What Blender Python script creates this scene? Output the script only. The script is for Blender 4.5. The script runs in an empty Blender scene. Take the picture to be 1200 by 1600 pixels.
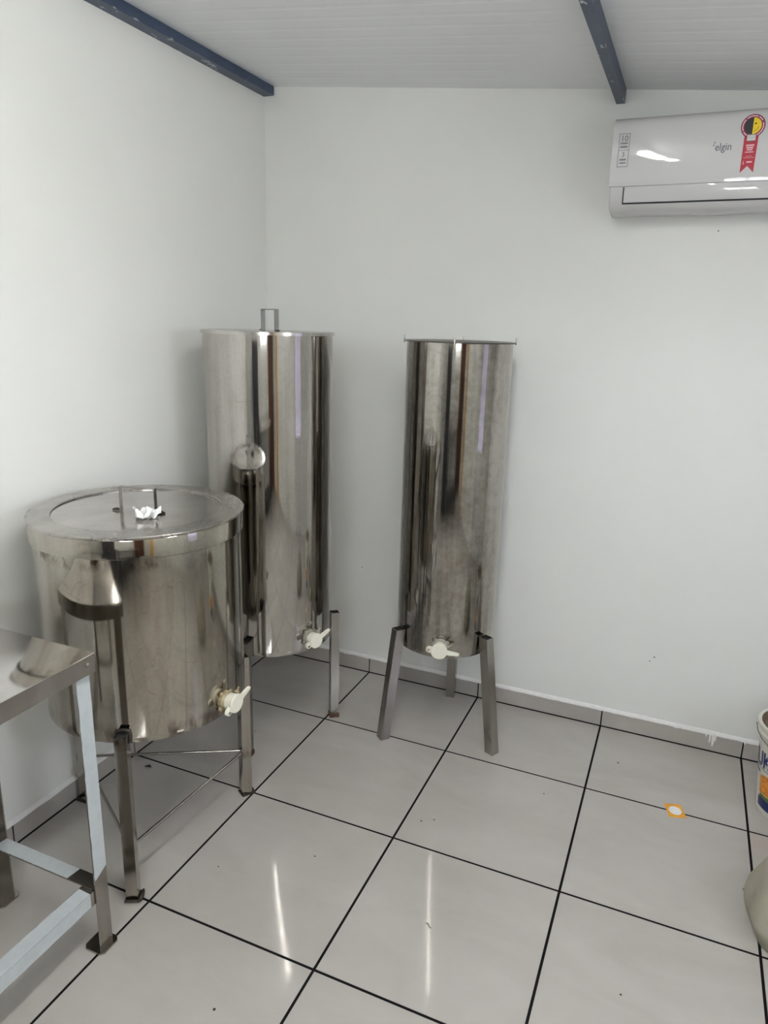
import bpy, bmesh, math, random
from mathutils import Vector, Matrix, noise

# ------------------------------------------------------------------ camera, light, exposure
scene = bpy.context.scene
col = scene.collection
R = math.radians

F_PX, YAW, PITCH, ROLL = 1107.78, -0.398742, -0.263149, 0.0274726
CAM = Vector((1.985576, -3.152633, 1.819306))
fw = Vector((math.sin(YAW) * math.cos(PITCH), math.cos(YAW) * math.cos(PITCH), math.sin(PITCH)))
rt = Vector((math.cos(YAW), -math.sin(YAW), 0))
up = rt.cross(fw)
r2 = rt * math.cos(ROLL) + up * math.sin(ROLL)
u2 = up * math.cos(ROLL) - rt * math.sin(ROLL)
cd = bpy.data.cameras.new('camera')
cd.sensor_fit = 'HORIZONTAL'
cd.sensor_width = 36.0
cd.lens = 36.0 * F_PX / 1200.0
cd.clip_start = 0.02
cam = bpy.data.objects.new('camera', cd)
cam.matrix_world = Matrix(((r2.x, u2.x, -fw.x, CAM.x), (r2.y, u2.y, -fw.y, CAM.y), (r2.z, u2.z, -fw.z, CAM.z), (0, 0, 0, 1)))
col.objects.link(cam)
scene.camera = cam

SKY = 26.0
world = bpy.data.worlds.new('world')
scene.world = world
world.use_nodes = True
wt = world.node_tree
wt.nodes.clear()
wo = wt.nodes.new('ShaderNodeOutputWorld')
wb = wt.nodes.new('ShaderNodeBackground')
wb.inputs['Strength'].default_value = SKY
wg = wt.nodes.new('ShaderNodeTexCoord')
ws = wt.nodes.new('ShaderNodeSeparateXYZ')
wr = wt.nodes.new('ShaderNodeValToRGB')
wr.color_ramp.elements[0].position = 0.49
wr.color_ramp.elements[0].color = (0.46, 0.46, 0.47, 1)
wr.color_ramp.elements[1].position = 0.53
wr.color_ramp.elements[1].color = (0.93, 0.95, 1.0, 1)
wm = wt.nodes.new('ShaderNodeMath')
wm.operation = 'MULTIPLY_ADD'
wm.inputs[1].default_value = 0.5
wm.inputs[2].default_value = 0.5
wt.links.new(wg.outputs['Generated'], ws.inputs[0])
wt.links.new(ws.outputs['Z'], wm.inputs[0])
wt.links.new(wm.outputs[0], wr.inputs[0])
wt.links.new(wr.outputs['Color'], wb.inputs['Color'])
wt.links.new(wb.outputs[0], wo.inputs[0])

ROOM_X, ROOM_Y = 3.8, -4.8
# openings: glazed door and small window in the right wall (y0, y1, z0, z1), high window in the rear wall (x0, x1, z0, z1)
REAR = (1.85, 2.75, 1.58, 1.98)
WIN = (-2.75, -2.15, 1.75, 2.30)
DOOR = (-1.50, -0.80, 0.0, 2.12)
def portal(x, y, z, sy, sz, rot):
    ld = bpy.data.lights.new('daylight_portal', 'AREA')
    ld.shape = 'RECTANGLE'
    ld.size, ld.size_y = sy, sz
    ld.cycles.is_portal = True
    o = bpy.data.objects.new('daylight_portal', ld)
    o.location = (x, y, z)
    o.rotation_euler = rot
    col.objects.link(o)
for (y0, y1, z0, z1) in (DOOR, WIN):
    portal(ROOM_X + 0.09, (y0 + y1) / 2, (z0 + z1) / 2, z1 - z0, y1 - y0, (0, R(90), 0))

portal((REAR[0] + REAR[1]) / 2, ROOM_Y - 0.09, (REAR[2] + REAR[3]) / 2, REAR[1] - REAR[0], REAR[3] - REAR[2], (R(90), 0, R(180)))

vs = scene.view_settings
vs.view_transform = 'Standard'
vs.look = 'None'
vs.gamma = 1.0
vs.use_curve_mapping = False
vs.exposure = 0.93

# ------------------------------------------------------------------ node helpers and materials
def srgb(r, g, b):
    def f(c):
        c /= 255.0
        return c / 12.92 if c <= 0.04045 else ((c + 0.055) / 1.055) ** 2.4
    return (f(r), f(g), f(b), 1)

def new_mat(name):
    m = bpy.data.materials.new(name)
    m.use_nodes = True
    nt = m.node_tree
    return m, nt, nt.nodes['Principled BSDF']

def tex_noise(nt, scale, detail=3, vec=None, rough=0.55, mapscale=None, dist=0.0):
    n = nt.nodes.new('ShaderNodeTexNoise')
    n.inputs['Scale'].default_value = scale
    n.inputs['Detail'].default_value = detail
    n.inputs['Roughness'].default_value = rough
    n.inputs['Distortion'].default_value = dist
    if vec is None:
        vec = nt.nodes.new('ShaderNodeNewGeometry').outputs['Position']
    if mapscale:
        mp = nt.nodes.new('ShaderNodeMapping')
        mp.inputs['Scale'].default_value = mapscale
        nt.links.new(vec, mp.inputs['Vector'])
        vec = mp.outputs['Vector']
    nt.links.new(vec, n.inputs['Vector'])
    return n.outputs['Fac']

def ramp(nt, fac, stops):
    r = nt.nodes.new('ShaderNodeValToRGB')
    e = r.color_ramp.elements
    e[0].position, e[0].color = stops[0]
    e[1].position, e[1].color = stops[-1]
    for p, c in stops[1:-1]:
        k = e.new(p)
        k.color = c
    nt.links.new(fac, r.inputs['Fac'])
    return r.outputs['Color']

def mix(nt, fac, a, b):
    n = nt.nodes.new('ShaderNodeMix')
    n.data_type = 'RGBA'
    if isinstance(fac, float): n.inputs[0].default_value = fac
    else: nt.links.new(fac, n.inputs[0])
    for s, v in ((6, a), (7, b)):
        if isinstance(v, tuple): n.inputs[s].default_value = v
        else: nt.links.new(v, n.inputs[s])
    return n.outputs[2]

def math_n(nt, op, a, b=None, c=None):
    n = nt.nodes.new('ShaderNodeMath')
    n.operation = op
    n.use_clamp = op in ('SUBTRACT', 'ADD')
    for i, v in enumerate((a, b, c)):
        if v is None: continue
        if isinstance(v, (int, float)): n.inputs[i].default_value = v
        else: nt.links.new(v, n.inputs[i])
    return n.outputs[0]

def bump(nt, bsdf, h, strength, dist=0.01):
    b = nt.nodes.new('ShaderNodeBump')
    b.inputs['Strength'].default_value = strength
    b.inputs['Distance'].default_value = dist
    nt.links.new(h, b.inputs['Height'])
    nt.links.new(b.outputs['Normal'], bsdf.inputs['Normal'])

def g(v): return (v, v, v, 1)

def plain(name, c, rough=0.5, metal=0.0, var=0.06, scale=30, bmp=0.0, spec=0.5):
    m, nt, b = new_mat(name)
    f = tex_noise(nt, scale, 3)
    lo = tuple(x * (1 - var) for x in c[:3]) + (1,)
    hi = tuple(min(1, x * (1 + var)) for x in c[:3]) + (1,)
    nt.links.new(ramp(nt, f, [(0.3, lo), (0.7, hi)]), b.inputs['Base Color'])
    b.inputs['Roughness'].default_value = rough
    b.inputs['Metallic'].default_value = metal
    b.inputs['Specular IOR Level'].default_value = spec
    if bmp: bump(nt, b, f, bmp, 0.002)
    return m

def steel(name, tint=(0.60, 0.58, 0.555), r0=0.06, r1=0.22, smudge=0.35, streak=True, wave=0.05, stain=None, crack=0.0, fine=0.25):
    """mirror-like stainless steel with smudges, vertical runs and optional brown stains at heights (z, half width)"""
    m, nt, b = new_mat(name)
    pos = nt.nodes.new('ShaderNodeTexCoord').outputs['Object']
    b.inputs['Metallic'].default_value = 1.0
    big = tex_noise(nt, 3.2, 5, pos, 0.6)
    runs = tex_noise(nt, 1.0, 4, pos, 0.6, (26, 26, 1.3)) if streak else tex_noise(nt, 9, 4, pos)
    fn = tex_noise(nt, 85 if fine < 0.4 else 30, 4, pos, 0.7)
    s = math_n(nt, 'MULTIPLY', big, runs)
    fac = math_n(nt, 'MULTIPLY_ADD', fn, fine, s)
    dark = tuple(t * (1 - smudge) * k for t, k in zip(tint, (1.0, 0.97, 0.92))) + (1,)
    c = ramp(nt, fac, [(0.135 + fine * 0.5, tint + (1,)), (0.495 + fine * 0.5, dark)])
    if crack:
        v = nt.nodes.new('ShaderNodeTexVoronoi')
        v.feature = 'DISTANCE_TO_EDGE'
        v.inputs['Scale'].default_value = 9
        mp = nt.nodes.new('ShaderNodeMapping')
        mp.inputs['Scale'].default_value = (1, 1, 0.55)
        nt.links.new(pos, mp.inputs['Vector'])
        dn = nt.nodes.new('ShaderNodeTexNoise')
        dn.inputs['Scale'].default_value = 7
        nt.links.new(mp.outputs['Vector'], dn.inputs['Vector'])
        vm = nt.nodes.new('ShaderNodeVectorMath')
        vm.operation = 'MULTIPLY_ADD'
        vm.inputs[1].default_value = (0.35, 0.35, 0.35)
        nt.links.new(dn.outputs['Color'], vm.inputs[0])
        nt.links.new(mp.outputs['Vector'], vm.inputs[2])
        nt.links.new(vm.outputs[0], v.inputs['Vector'])
        line = ramp(nt, v.outputs['Distance'], [(0.0, g(1)), (0.018, g(0))])
        lm = math_n(nt, 'MULTIPLY', math_n(nt, 'MULTIPLY', line, ramp(nt, big, [(0.45, g(0)), (0.6, g(1))])), crack)
        c = mix(nt, lm, c, (0.16, 0.13, 0.10, 1))
    if stain:
        sep = nt.nodes.new('ShaderNodeSeparateXYZ')
        nt.links.new(pos, sep.inputs[0])
        spots = tex_noise(nt, 24, 3, pos, 0.6, (1, 1, 0.45))
        for (z, w, amt) in stain:
            d = math_n(nt, 'ABSOLUTE', math_n(nt, 'MULTIPLY_ADD', sep.outputs['Z'], 1.0 / w, -z / w))
            near = ramp(nt, d, [(0.15, g(1)), (1.0, g(0))])
            sp = ramp(nt, spots, [(0.46, g(0)), (0.62, g(amt))])
            c = mix(nt, math_n(nt, 'MULTIPLY', near, sp), c, (0.055, 0.032, 0.02, 1))
    nt.links.new(c, b.inputs['Base Color'])
    nt.links.new(ramp(nt, fac, [(0.2, g(r0)), (0.65, g(r1))]), b.inputs['Roughness'])
    if wave:
        bump(nt, b, tex_noise(nt, 5.0, 1, pos, 0.4, (1.6, 1.6, 0.5)), wave, 0.02)
    return m

M = {}
def wall_mat(name, c):
    m, nt, b = new_mat(name)
    f = tex_noise(nt, 2.2, 4)
    lo = tuple(x * 0.965 for x in c[:3]) + (1,)
    nt.links.new(ramp(nt, f, [(0.3, lo), (0.7, c)]), b.inputs['Base Color'])
    b.inputs['Roughness'].default_value = 0.42
    bump(nt, b, tex_noise(nt, 55, 3), 0.05, 0.002)
    return m
M['wall'] = wall_mat('white_wall_paint', (0.775, 0.78, 0.757, 1))
M['ceiling'] = wall_mat('white_roof_sheet', (0.84, 0.85, 0.865, 1))
M['grout'] = plain('dark_grout', (0.012, 0.0115, 0.012, 1), 0.95, spec=0.0)
M['slab'] = M['grout']

def tile_mat():
    m, nt, b = new_mat('polished_beige_tile')
    f = tex_noise(nt, 1.6, 5, None, 0.6, (1.0, 2.4, 1.0), 0.6)
    f2 = tex_noise(nt, 14, 4, None, 0.65)
    c = ramp(nt, f, [(0.3, (0.415, 0.392, 0.362, 1)), (0.7, (0.475, 0.455, 0.427, 1))])
    c = mix(nt, ramp(nt, f2, [(0.35, g(0.0)), (0.75, g(0.16))]), c, (0.37, 0.35, 0.325, 1))
    nt.links.new(c, b.inputs['Base Color'])
    nt.links.new(ramp(nt, f2, [(0.3, g(0.045)), (0.8, g(0.10))]), b.inputs['Roughness'])
    b.inputs['Specular IOR Level'].default_value = 0.55
    bump(nt, b, tex_noise(nt, 9, 2), 0.012, 0.004)
    return m
M['tile'] = tile_mat()
M['skirt'] = plain('baseboard_tile', (0.40, 0.378, 0.352, 1), 0.3, 0, 0.08, 6)
M['caulk'] = plain('white_caulk', (0.80, 0.80, 0.79, 1), 0.6, 0, 0.05, 60, 0.5)

def beam_mat():
    m, nt, b = new_mat('navy_painted_steel')
    f = tex_noise(nt, 6, 4)
    c = ramp(nt, f, [(0.3, srgb(48, 62, 86)), (0.7, srgb(62, 76, 100))])
    chips = tex_noise(nt, 26, 4, None, 0.6, (1, 0.4, 1))
    pos = nt.nodes.new('ShaderNodeTexCoord').outputs['Object']
    sep = nt.nodes.new('ShaderNodeSeparateXYZ')
    nt.links.new(pos, sep.inputs[0])
    low = ramp(nt, math_n(nt, 'ABSOLUTE', sep.outputs['Z']), [(0.0005, g(1)), (0.006, g(0))])
    chip = math_n(nt, 'MULTIPLY', ramp(nt, chips, [(0.60, g(0)), (0.66, g(1))]), low)
    nt.links.new(mix(nt, chip, c, (0.62, 0.62, 0.62, 1)), b.inputs['Base Color'])
    b.inputs['Roughness'].default_value = 0.38
    return m
M['beam'] = beam_mat()

M['steelA'] = steel('steel_wide_tank', (0.53, 0.51, 0.48), 0.03, 0.12, 0.34, True, 0.045, crack=0.15)
M['steelB'] = steel('steel_low_tank', (0.47, 0.44, 0.39), 0.04, 0.15, 0.38, True, 0.05, [(1.135, 0.035, 1.0), (0.57, 0.05, 0.7)], 0.4)
M['steelC'] = steel('steel_narrow_tank', (0.46, 0.435, 0.40), 0.03, 0.10, 0.6, True, 0.05, crack=0.2, fine=0.5)
M['lid'] = steel('steel_lid', (0.60, 0.58, 0.56), 0.10, 0.28, 0.35, False, 0.05)
M['lidrim'] = steel('steel_lid_rim', (0.52, 0.50, 0.475), 0.16, 0.4, 0.5, False, 0.10)
M['leg'] = steel('steel_leg', (0.46, 0.44, 0.415), 0.16, 0.30, 0.3, True, 0.01, fine=0.08)
M['legA'] = steel('steel_leg_dull', (0.34, 0.325, 0.305), 0.2, 0.36, 0.3, True, 0.01, fine=0.08)
M['strap'] = steel('steel_strap_handle', (0.17, 0.165, 0.155), 0.28, 0.45, 0.3, True, 0.01, fine=0.08)
M['legdirty'] = steel('steel_leg_welded', (0.50, 0.47, 0.43), 0.12, 0.26, 0.3, True, 0.01, [(0.585, 0.04, 1.0), (0.19, 0.03, 0.6)], fine=0.08)
M['top'] = steel('steel_table_top', (0.70, 0.68, 0.67), 0.07, 0.16, 0.22, False, 0.006)
M['underside'] = plain('shade_dark_underside', (0.16, 0.15, 0.135, 1), 0.55, 0.6, 0.3, 12)  # underside colour darkened to deepen the shade beneath the tanks
M['darksteel'] = plain('dark_dull_steel', (0.11, 0.10, 0.09, 1), 0.4, 0.9, 0.3, 30)
M['dark'] = plain('burnt_dark_metal', (0.045, 0.036, 0.03, 1), 0.55, 0.6, 0.4, 40)
M['rust'] = plain('rusty_foot', (0.10, 0.055, 0.035, 1), 0.7, 0.3, 0.4, 60)
M['hollow'] = plain('tube_shade_black', (0.008, 0.008, 0.01, 1), 0.9)
M['screw'] = plain('screw_metal', (0.35, 0.33, 0.30, 1), 0.3, 1.0, 0.2, 80)
M['film'] = plain('pale_blue_protective_film', srgb(180, 186, 189), 0.5, 0, 0.05, 35, 0.3)
M['cream'] = plain('cream_plastic', srgb(226, 223, 208), 0.38, 0, 0.03, 25)
M['stained'] = plain('honey_stained_plastic', srgb(152, 139, 108), 0.45, 0, 0.3, 50)
M['greyplastic'] = plain('greyed_plastic', srgb(150, 146, 134), 0.45, 0, 0.2, 50)
M['tissue'] = plain('white_tissue', (0.86, 0.86, 0.86, 1), 0.9, 0, 0.03, 40)
M['acwhite'] = plain('glossy_white_plastic', (0.62, 0.615, 0.62, 1), 0.045, 0, 0.015, 4)
M['acgap'] = plain('gap_shade_black', (0.02, 0.02, 0.025, 1), 0.8)
M['print'] = plain('grey_print', srgb(128, 128, 132), 0.5)
M['logo'] = plain('dark_grey_print', srgb(98, 98, 104), 0.4)
M['crimson'] = plain('crimson_print', srgb(176, 22, 48), 0.45)
M['maroon'] = plain('maroon_print', srgb(120, 24, 62), 0.45)
M['pink'] = plain('pale_pink_print', srgb(236, 190, 198), 0.5)
M['black'] = plain('black_print', srgb(26, 30, 34), 0.45)
M['yellow'] = plain('yellow_print', srgb(240, 205, 30), 0.45)
M['whiteprint'] = plain('white_print', (0.8, 0.8, 0.8, 1), 0.5)
M['bucket'] = plain('white_pail_plastic', srgb(218, 217, 206), 0.35, 0, 0.04, 20)
M['navy'] = plain('navy_print', srgb(28, 40, 104), 0.4)
M['orange'] = plain('orange_food_print', srgb(222, 140, 48), 0.45, 0, 0.35, 70)
M['green'] = plain('green_leaf_print', srgb(96, 120, 60), 0.45, 0, 0.3, 60)
M['brown'] = plain('brown_residue', srgb(112, 96, 76), 0.55, 0, 0.3, 30, 0.4)
M['sack'] = plain('khaki_sack', srgb(158, 153, 138), 0.7, 0, 0.1, 12, 0.4)
M['amber'] = plain('amber_sticker', srgb(226, 158, 44), 0.5, 0, 0.12, 60)
M['dirt'] = plain('dark_dirt', (0.03, 0.025, 0.02, 1), 0.9)
M['wood'] = plain('brown_wood', srgb(96, 62, 44), 0.45, 0, 0.25, 12)
M['alu'] = plain('white_aluminium', (0.7, 0.7, 0.7, 1), 0.35)
M['cabinet'] = plain('added_furniture_dark', srgb(58, 58, 62), 0.5)
M['yellowpost'] = plain('yellow_post_paint', srgb(232, 172, 40), 0.4)

def emit_mat(name, c, s):
    m, nt, b = new_mat(name)
    b.inputs['Base Color'].default_value = (0.8, 0.8, 0.8, 1)
    b.inputs['Emission Color'].default_value = c
    b.inputs['Emission Strength'].default_value = s
    return m
M['lampglow'] = emit_mat('lamp_diffuser', (1.0, 0.995, 0.955, 1), 32.0)

def glass_mat(name='clear_glass', tint=(0.93, 0.95, 0.95, 1)):
    m = bpy.data.materials.new(name)
    m.use_nodes = True
    nt = m.node_tree
    nt.nodes.clear()
    o = nt.nodes.new('ShaderNodeOutputMaterial')
    mx = nt.nodes.new('ShaderNodeMixShader')
    mx.inputs[0].default_value = 0.08
    t = nt.nodes.new('ShaderNodeBsdfTransparent')
    t.inputs[0].default_value = tint
    gl = nt.nodes.new('ShaderNodeBsdfGlossy')
    gl.inputs['Roughness'].default_value = 0.02
    nt.links.new(t.outputs[0], mx.inputs[1])
    nt.links.new(gl.outputs[0], mx.inputs[2])
    nt.links.new(mx.outputs[0], o.inputs[0])
    return m
M['glass'] = glass_mat()
M['dimglass'] = glass_mat('dimming_glass', (0.20, 0.20, 0.225, 1))  # tint added to dim the sky seen through the door pane

# ------------------------------------------------------------------ mesh helpers
class MB:
    def __init__(self):
        self.bm = bmesh.new()
    def box(self, lo, hi, mat=None, bevel=0.0, seg=2):
        lo, hi = Vector(lo), Vector(hi)
        c = [Vector((x, y, z)) for z in (lo.z, hi.z) for y in (lo.y, hi.y) for x in (lo.x, hi.x)]
        if mat is not None: c = [mat @ p for p in c]
        v = [self.bm.verts.new(p) for p in c]
        fs = [self.bm.faces.new([v[i] for i in q]) for q in ((0, 2, 3, 1), (4, 5, 7, 6), (0, 1, 5, 4), (2, 6, 7, 3), (0, 4, 6, 2), (1, 3, 7, 5))]
        if bevel:
            es = list({e for f in fs for e in f.edges})
            bmesh.ops.bevel(self.bm, geom=es, offset=bevel, segments=seg, profile=0.5, affect='EDGES')
        return self
    def lathe(self, prof, seg=96, mat=None, close=False, arc=None):
        """prof = [(r, z)]; r == 0 collapses to a pole"""
        mat = mat or Matrix.Identity(4)
        a0, a1 = arc if arc else (0, 2 * math.pi)
        n = seg if not arc else seg + 1
        rings = []
        for r, z in prof:
            if r < 1e-6: rings.append([self.bm.verts.new(mat @ Vector((0, 0, z)))])
            else: rings.append([self.bm.verts.new(mat @ Vector((r * math.cos(a0 + (a1 - a0) * i / seg), r * math.sin(a0 + (a1 - a0) * i / seg), z))) for i in range(n)])
        m = seg if not arc else seg
        pairs = list(zip(rings, rings[1:])) + ([(rings[-1], rings[0])] if close else [])
        for A, B in pairs:
            for i in range(m):
                j = (i + 1) % n
                if len(A) == 1 and len(B) == 1: continue
                if len(A) == 1: self.bm.faces.new((A[0], B[i], B[j]))
                elif len(B) == 1: self.bm.faces.new((A[i], B[0], A[j]))
                else: self.bm.faces.new((A[i], B[i], B[j], A[j]))
        return self
    def prism(self, pts, h0, h1, mat=None, bevel=0.0):
        """polygon pts (u, v) extruded along local z from h0 to h1"""
        mat = mat or Matrix.Identity(4)
        a = [self.bm.verts.new(mat @ Vector((u, v, h0))) for u, v in pts]
        b = [self.bm.verts.new(mat @ Vector((u, v, h1))) for u, v in pts]
        n = len(pts)
        f = [self.bm.faces.new(a[::-1]), self.bm.faces.new(b)]
        for i in range(n): f.append(self.bm.faces.new((a[i], a[(i + 1) % n], b[(i + 1) % n], b[i])))
        if bevel:
            es = list(set(f[0].edges) | set(f[1].edges))
            bmesh.ops.bevel(self.bm, geom=es, offset=bevel, segments=2, profile=0.5, affect='EDGES')
        return self
    def tube(self, path, rad, seg=10, cap=True):
        path = [Vector(p) for p in path]
        rings = []
        for i, p in enumerate(path):
            d = (path[min(i + 1, len(path) - 1)] - path[max(i - 1, 0)]).normalized()
            a = d.orthogonal().normalized() if i == 0 else (pa - d * pa.dot(d)).normalized()
            pa = a
            b = d.cross(a)
            r = rad[i] if isinstance(rad, (list, tuple)) else rad
            rings.append([self.bm.verts.new(p + (a * math.cos(2 * math.pi * k / seg) + b * math.sin(2 * math.pi * k / seg)) * r) for k in range(seg)])
        for A, B in zip(rings, rings[1:]):
            for k in range(seg): self.bm.faces.new((A[k], A[(k + 1) % seg], B[(k + 1) % seg], B[k]))
        if cap:
            self.bm.faces.new(rings[0][::-1])
            self.bm.faces.new(rings[-1])
        return self
    def loft(self, rings, cap=True):
        R_ = [[self.bm.verts.new(p) for p in r] for r in rings]
        n = len(R_[0])
        for A, B in zip(R_, R_[1:]):
            for k in range(n): self.bm.faces.new((A[k], A[(k + 1) % n], B[(k + 1) % n], B[k]))
        if cap:
            self.bm.faces.new(R_[0][::-1])
            self.bm.faces.new(R_[-1])
        return self
    def build(self, name, mat, parent=None, smooth=None, kind=None):
        bmesh.ops.recalc_face_normals(self.bm, faces=self.bm.faces)
        me = bpy.data.meshes.new(name)
        self.bm.to_mesh(me)
        self.bm.free()
        me.materials.append(mat)
        if smooth is not None:
            for p in me.polygons: p.use_smooth = True
            me.set_sharp_from_angle(angle=R(smooth))
        o = bpy.data.objects.new(name, me)
        col.objects.link(o)
        if parent is not None: o.parent = parent
        if kind: o['kind'] = kind
        return o

def empty(name, loc):
    o = bpy.data.objects.new(name, None)
    o.location = loc
    o.empty_display_size = 0.1
    col.objects.link(o)
    return o

def tag(o, label, cat, group=None):
    o['label'], o['category'] = label, cat
    if group: o['group'] = group
    return o

def copy_obj(o, parent=None, loc=None):
    c = o.copy()
    col.objects.link(c)
    if parent is not None: c.parent = parent
    if loc is not None: c.location = loc
    return c

def text_mesh(body, size, mapper, name, mat, parent, bold=0.0, align='CENTER'):
    cu = bpy.data.curves.new('t', 'FONT')
    cu.body, cu.size, cu.align_x, cu.align_y, cu.offset = body, size, align, 'CENTER', bold
    cu.resolution_u = 4
    t = bpy.data.objects.new('t', cu)
    col.objects.link(t)
    bpy.context.view_layer.update()
    me = bpy.data.meshes.new_from_object(t.evaluated_get(bpy.context.evaluated_depsgraph_get()))
    bpy.data.objects.remove(t)
    for v in me.vertices: v.co = mapper(v.co.x, v.co.y)
    me.materials.clear()
    me.materials.append(mat)
    me.name = name
    o = bpy.data.objects.new(name, me)
    col.objects.link(o)
    if parent is not None: o.parent = parent
    return o

# ------------------------------------------------------------------ the room
T = 0.6
XL = [0.0] + [0.596 + T * k for k in range(0, 6)] + [ROOM_X]      # tile joints across
YL = [0.0] + [-0.509 - T * k for k in range(0, 8)] + [ROOM_Y]     # tile joints towards the camera
XL = sorted(set(x for x in XL if x <= ROOM_X))
YL = sorted(set(y for y in YL if y >= ROOM_Y), reverse=True)
GAP = 0.0085
TH_T = 0.0008

floor = MB().box((-0.15, ROOM_Y - 0.15, -0.12), (ROOM_X + 0.15, 0.15, -TH_T)).build('floor', M['slab'], kind='structure')
cache = {}
def tile_obj(name, sx, sy, mat, loc, parent, top=0.0008):
    key = (name, round(sx, 3), round(sy, 3))
    if key not in cache:
        mb = MB()
        a, b, c = sx / 2, sy / 2, 0.0004
        r0 = [Vector((x, y, 0)) for x, y in ((-a, -b), (a, -b), (a, b), (-a, b))]
        r1 = [Vector((x, y, top - c)) for x, y in ((-a, -b), (a, -b), (a, b), (-a, b))]
        r2_ = [Vector((x, y, top)) for x, y in ((-a + c, -b + c), (a - c, -b + c), (a - c, b - c), (-a + c, b - c))]
        mb.loft([r0, r1, r2_])
        o = mb.build(name, mat, parent)
        cache[key] = o
    else:
        o = copy_obj(cache[key], parent)
    o.location = loc
    return o
for x0, x1 in zip(XL, XL[1:]):
    for y1, y0 in zip(YL, YL[1:]):
        tile_obj('tile', x1 - x0 - GAP, y1 - y0 - GAP, M['tile'], ((x0 + x1) / 2, (y0 + y1) / 2, -TH_T), floor)

WZ = 2.98
# back wall: two sheet panels meeting in a hairline seam
wb_ = MB().box((-0.15, 0.012, -0.1), (ROOM_X + 0.15, 0.15, WZ)).build('wall_back', M['wall'], kind='structure')
for xa, xb in ((-0.008, 2.0245), (2.0251, ROOM_X + 0.01)):
    MB().box((xa, 0.008, 0.0), (xb, 0.0125, WZ)).build('panel', M['wall'], wb_)
MB().box((-0.15, ROOM_Y - 0.15, -0.1), (-0.008, 0.008, WZ)).build('wall_left', M['wall'], kind='structure')
mb = MB()
ra, rb = ROOM_Y - 0.15, ROOM_Y
mb.box((-0.008, ra, -0.1), (REAR[0], rb, WZ)).box((REAR[1], ra, -0.1), (ROOM_X + 0.15, rb, WZ))
mb.box((REAR[0], ra, -0.1), (REAR[1], rb, REAR[2])).box((REAR[0], ra, REAR[3]), (REAR[1], rb, WZ))
mb.build('wall_rear', M['wall'], kind='structure')
xm = (REAR[0] + REAR[1]) / 2
mb = MB()
for a, b, c, d in ((REAR[0], REAR[0] + 0.04, REAR[2], REAR[3]), (REAR[1] - 0.04, REAR[1], REAR[2], REAR[3]), (xm - 0.025, xm + 0.025, REAR[2] + 0.04, REAR[3] - 0.04), (REAR[0] + 0.04, REAR[1] - 0.04, REAR[2], REAR[2] + 0.04), (REAR[0] + 0.04, REAR[1] - 0.04, REAR[3] - 0.04, REAR[3])):
    mb.box((a, rb - 0.07, c), (b, rb - 0.03, d))
w2 = mb.build('window_2', M['alu'], kind='structure')
for a, b in ((REAR[0] + 0.04, xm - 0.025), (xm + 0.025, REAR[1] - 0.04)):
    MB().box((a, rb - 0.052, REAR[2] + 0.04), (b, rb - 0.048, REAR[3] - 0.04)).build('pane', M['glass'], w2)
mb = MB()
ys = [ROOM_Y, WIN[0], WIN[1], DOOR[0], DOOR[1], 0.012]
for a, b in ((0, 1), (2, 3), (4, 5)): mb.box((ROOM_X, ys[a], -0.1), (ROOM_X + 0.15, ys[b], WZ))
mb.box((ROOM_X, WIN[0], -0.1), (ROOM_X + 0.15, WIN[1], WIN[2]))
mb.box((ROOM_X, WIN[0], WIN[3]), (ROOM_X + 0.15, WIN[1], WZ))
mb.box((ROOM_X, DOOR[0], DOOR[3]), (ROOM_X + 0.15, DOOR[1], WZ))
mb.box((ROOM_X, DOOR[0], -0.1), (ROOM_X + 0.15, DOOR[1], -0.003))
mb.build('wall_right', M['wall'], kind='structure')

# sloping roof-sheet ceiling with shallow ribs running down the slope
def cz(x): return 2.8535 - 0.0938 * x
CX0, CX1 = -0.12, ROOM_X + 0.12
mb = MB()
prof, y = [], 0.13
while y > ROOM_Y - 0.14:
    prof += [(y, 0.0), (y - 0.060, 0.0), (y - 0.066, 0.0006), (y - 0.084, 0.0006)]
    y -= 0.09
A = [mb.bm.verts.new((CX0, y, cz(CX0) + h)) for y, h in prof]
B = [mb.bm.verts.new((CX1, y, cz(CX1) + h)) for y, h in prof]
A2 = [mb.bm.verts.new((CX0, y, cz(CX0) + 0.06)) for y, h in (prof[0], prof[-1])]
B2 = [mb.bm.verts.new((CX1, y, cz(CX1) + 0.06)) for y, h in (prof[0], prof[-1])]
for i in range(len(prof) - 1): mb.bm.faces.new((A[i], A[i + 1], B[i + 1], B[i]))
mb.bm.faces.new((A2[0], A2[1], B2[1], B2[0]))
mb.bm.faces.new(A + [A2[1], A2[0]])
mb.bm.faces.new(B + [B2[1], B2[0]])
mb.bm.faces.new((A[0], A2[0], B2[0], B[0]))
mb.bm.faces.new((A[-1], A2[1], B2[1], B[-1]))
mb.build('ceiling', M['ceiling'], kind='structure')

# navy purlins under the roof sheet (origin at the lower edge so the paint chips follow it)
def beam(name, x0, x1, z0):
    mb = MB()
    mb.prism([(x0, 0), (x1, 0), (x1, cz(x1) - z0 - 0.0003), (x0, cz(x0) - z0 - 0.0003)], 0.0, -ROOM_Y - 0.01, Matrix(((1, 0, 0, 0), (0, 0, -1, 0.004), (0, 1, 0, 0), (0, 0, 0, 1))), 0.0012)
    o = mb.build(name, M['beam'], kind='structure')
    o.location.z = z0
    return o
beam('trim_1', -0.008, 0.047, 2.811)
beam('trim_2', 1.584, 1.616, 2.652)
beam('trim_3', 3.15, 3.19, 2.505)

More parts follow.
